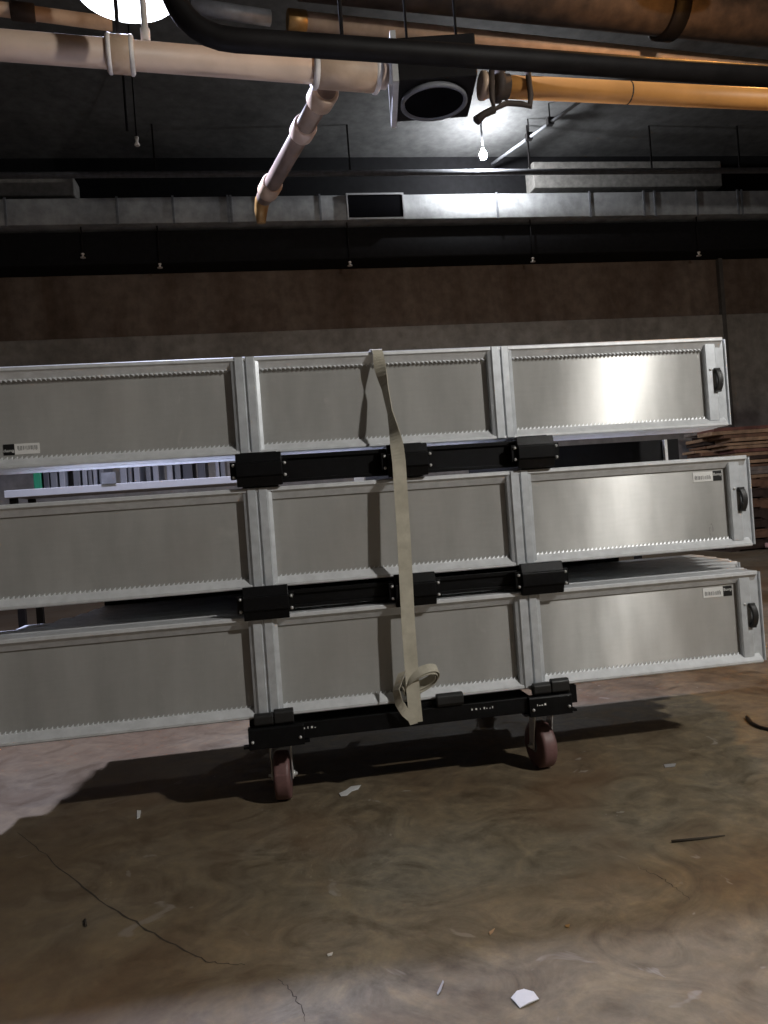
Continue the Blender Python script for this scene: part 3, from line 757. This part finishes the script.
b.tube([(-0.13, -0.09, -0.19), (-0.20, -0.09, -0.22), (-0.25, -0.09, -0.26)], [0.024, 0.022, 0.03], 10); b.build('handle', M['rust'], vv)

# ------------------------------------------------------------------ high-bay lamps
def high_bay(pos, lens, label, r=0.235):
    t = thing('high_bay_lamp', label, 'lamp', pos)
    MB().lathe((0, 0, 0), [(r, 0.0), (r+0.006, 0.004), (r*0.9, 0.10), (r*0.45, 0.26), (0.09, 0.30), (0.085, 0.42), (0.03, 0.44)], (0, 0, 1), 32).build('reflector', M['grey'], t)
    MB().lathe((0, 0, -0.016), [(r*0.5, 0.0), (r*0.97, 0.008), (r*0.98, 0.0155)], (0, 0, 1), 32).build('lens', lens, t)
    MB().tube([(0, 0, 0.44), (0, 0, ZC-pos[2]-0.001)], 0.012, 8).build('rod', M['iron'], t)
    return t
high_bay(COOL_POS, M['cool'], 'round cool white lamp cut by the top edge at upper left', 0.26)
high_bay(WARM_POS, M['warm'], 'orange lamp just above the frame at upper right')
high_bay(KEY_POS + Vector((0, 0, 0.16)), M['cool'], 'lamp hanging behind the camera to the right')

# ------------------------------------------------------------------ litter on the floor
def scrap(pts, label, cat, name, mat, z=0.0012, th=0.0012, curl=0.004):
    mb = MB(); P = [atz(x, y, 0.0) for x, y in pts]; n = len(P)
    A = [mb.bm.verts.new((q.x, q.y, z + curl*(i % 2))) for i, q in enumerate(P)]; B = [mb.bm.verts.new((q.x, q.y, z+th+curl*(i % 2))) for i, q in enumerate(P)]
    mb.bm.faces.new(A[::-1]); mb.bm.faces.new(B)
    for i in range(n): mb.bm.faces.new((A[i], A[(i+1) % n], B[(i+1) % n], B[i]))
    return tag(mb.build(name, mat), label, cat)
scrap([(511, 999), (517, 993), (524, 990), (534, 994), (539, 1000), (529, 1005), (520, 1009), (515, 1004)], 'white scrap of paper on the floor at the bottom edge of the photo', 'paper', 'paper_scrap', M['paper'], curl=0.002)
scrap([(339, 794), (346, 791), (351, 787), (361, 786), (358, 790), (352, 792), (347, 796), (341, 797)], 'torn white paper scrap beside the left caster wheel', 'paper', 'paper_scrap', M['paper'], curl=0.001)
scrap([(137, 811), (141, 811), (140, 818), (137, 819)], 'tiny white chip on the brown floor at left below the stack', 'chip', 'paint_chip', M['paper'], curl=0)
scrap([(664, 765), (676, 764), (675, 767), (665, 768)], 'small pale chip on the floor right of the right caster', 'chip', 'paint_chip', M['shelf'], curl=0)
scrap([(437, 994), (443, 981), (444, 983), (441, 992), (438, 996)], 'thin pale sliver left of the white paper scrap', 'sliver', 'wood_sliver', M['shelf'], curl=0)
scrap([(327, 955), (333, 953), (332, 956), (328, 957)], 'tiny white chip above the lavender lit floor', 'chip', 'paint_chip', M['paper'], curl=0)
scrap([(489, 933), (495, 929), (493, 933), (490, 936)], 'small tan chip on the floor in the middle foreground', 'chip', 'wood_sliver', WOOD[0], curl=0)
scrap([(565, 926), (570, 925), (569, 928), (566, 928)], 'small yellowish chip right of the tan chip in the foreground', 'chip', 'wood_sliver', M['brass'], curl=0)
st = [atz(672, 843, 0), atz(700, 840, 0), atz(725, 837, 0)]
tag(MB().tube([p + Vector((0, 0, 0.004)) for p in st], [0.0036, 0.003, 0.0015], 6).build('twig', M['crack']), 'thin dark stick lying on the floor at right', 'stick')
st = [(747, 719), (752, 725), (760, 729), (772, 732), (785, 733)]
tag(MB().tube([atz(x, y, 0) + Vector((0, 0, 0.007)) for x, y in st], 0.0065, 8).build('wire', M['rubber']), 'curved black wire on the floor at the right edge', 'wire')
tag(MB().tube([atz(85, 921, 0) + Vector((0, 0, 0.003)), atz(86, 927, 0) + Vector((0, 0, 0.003))], 0.003, 6).build('nail', M['crack']), 'tiny dark nail on the brown floor at lower left', 'nail')
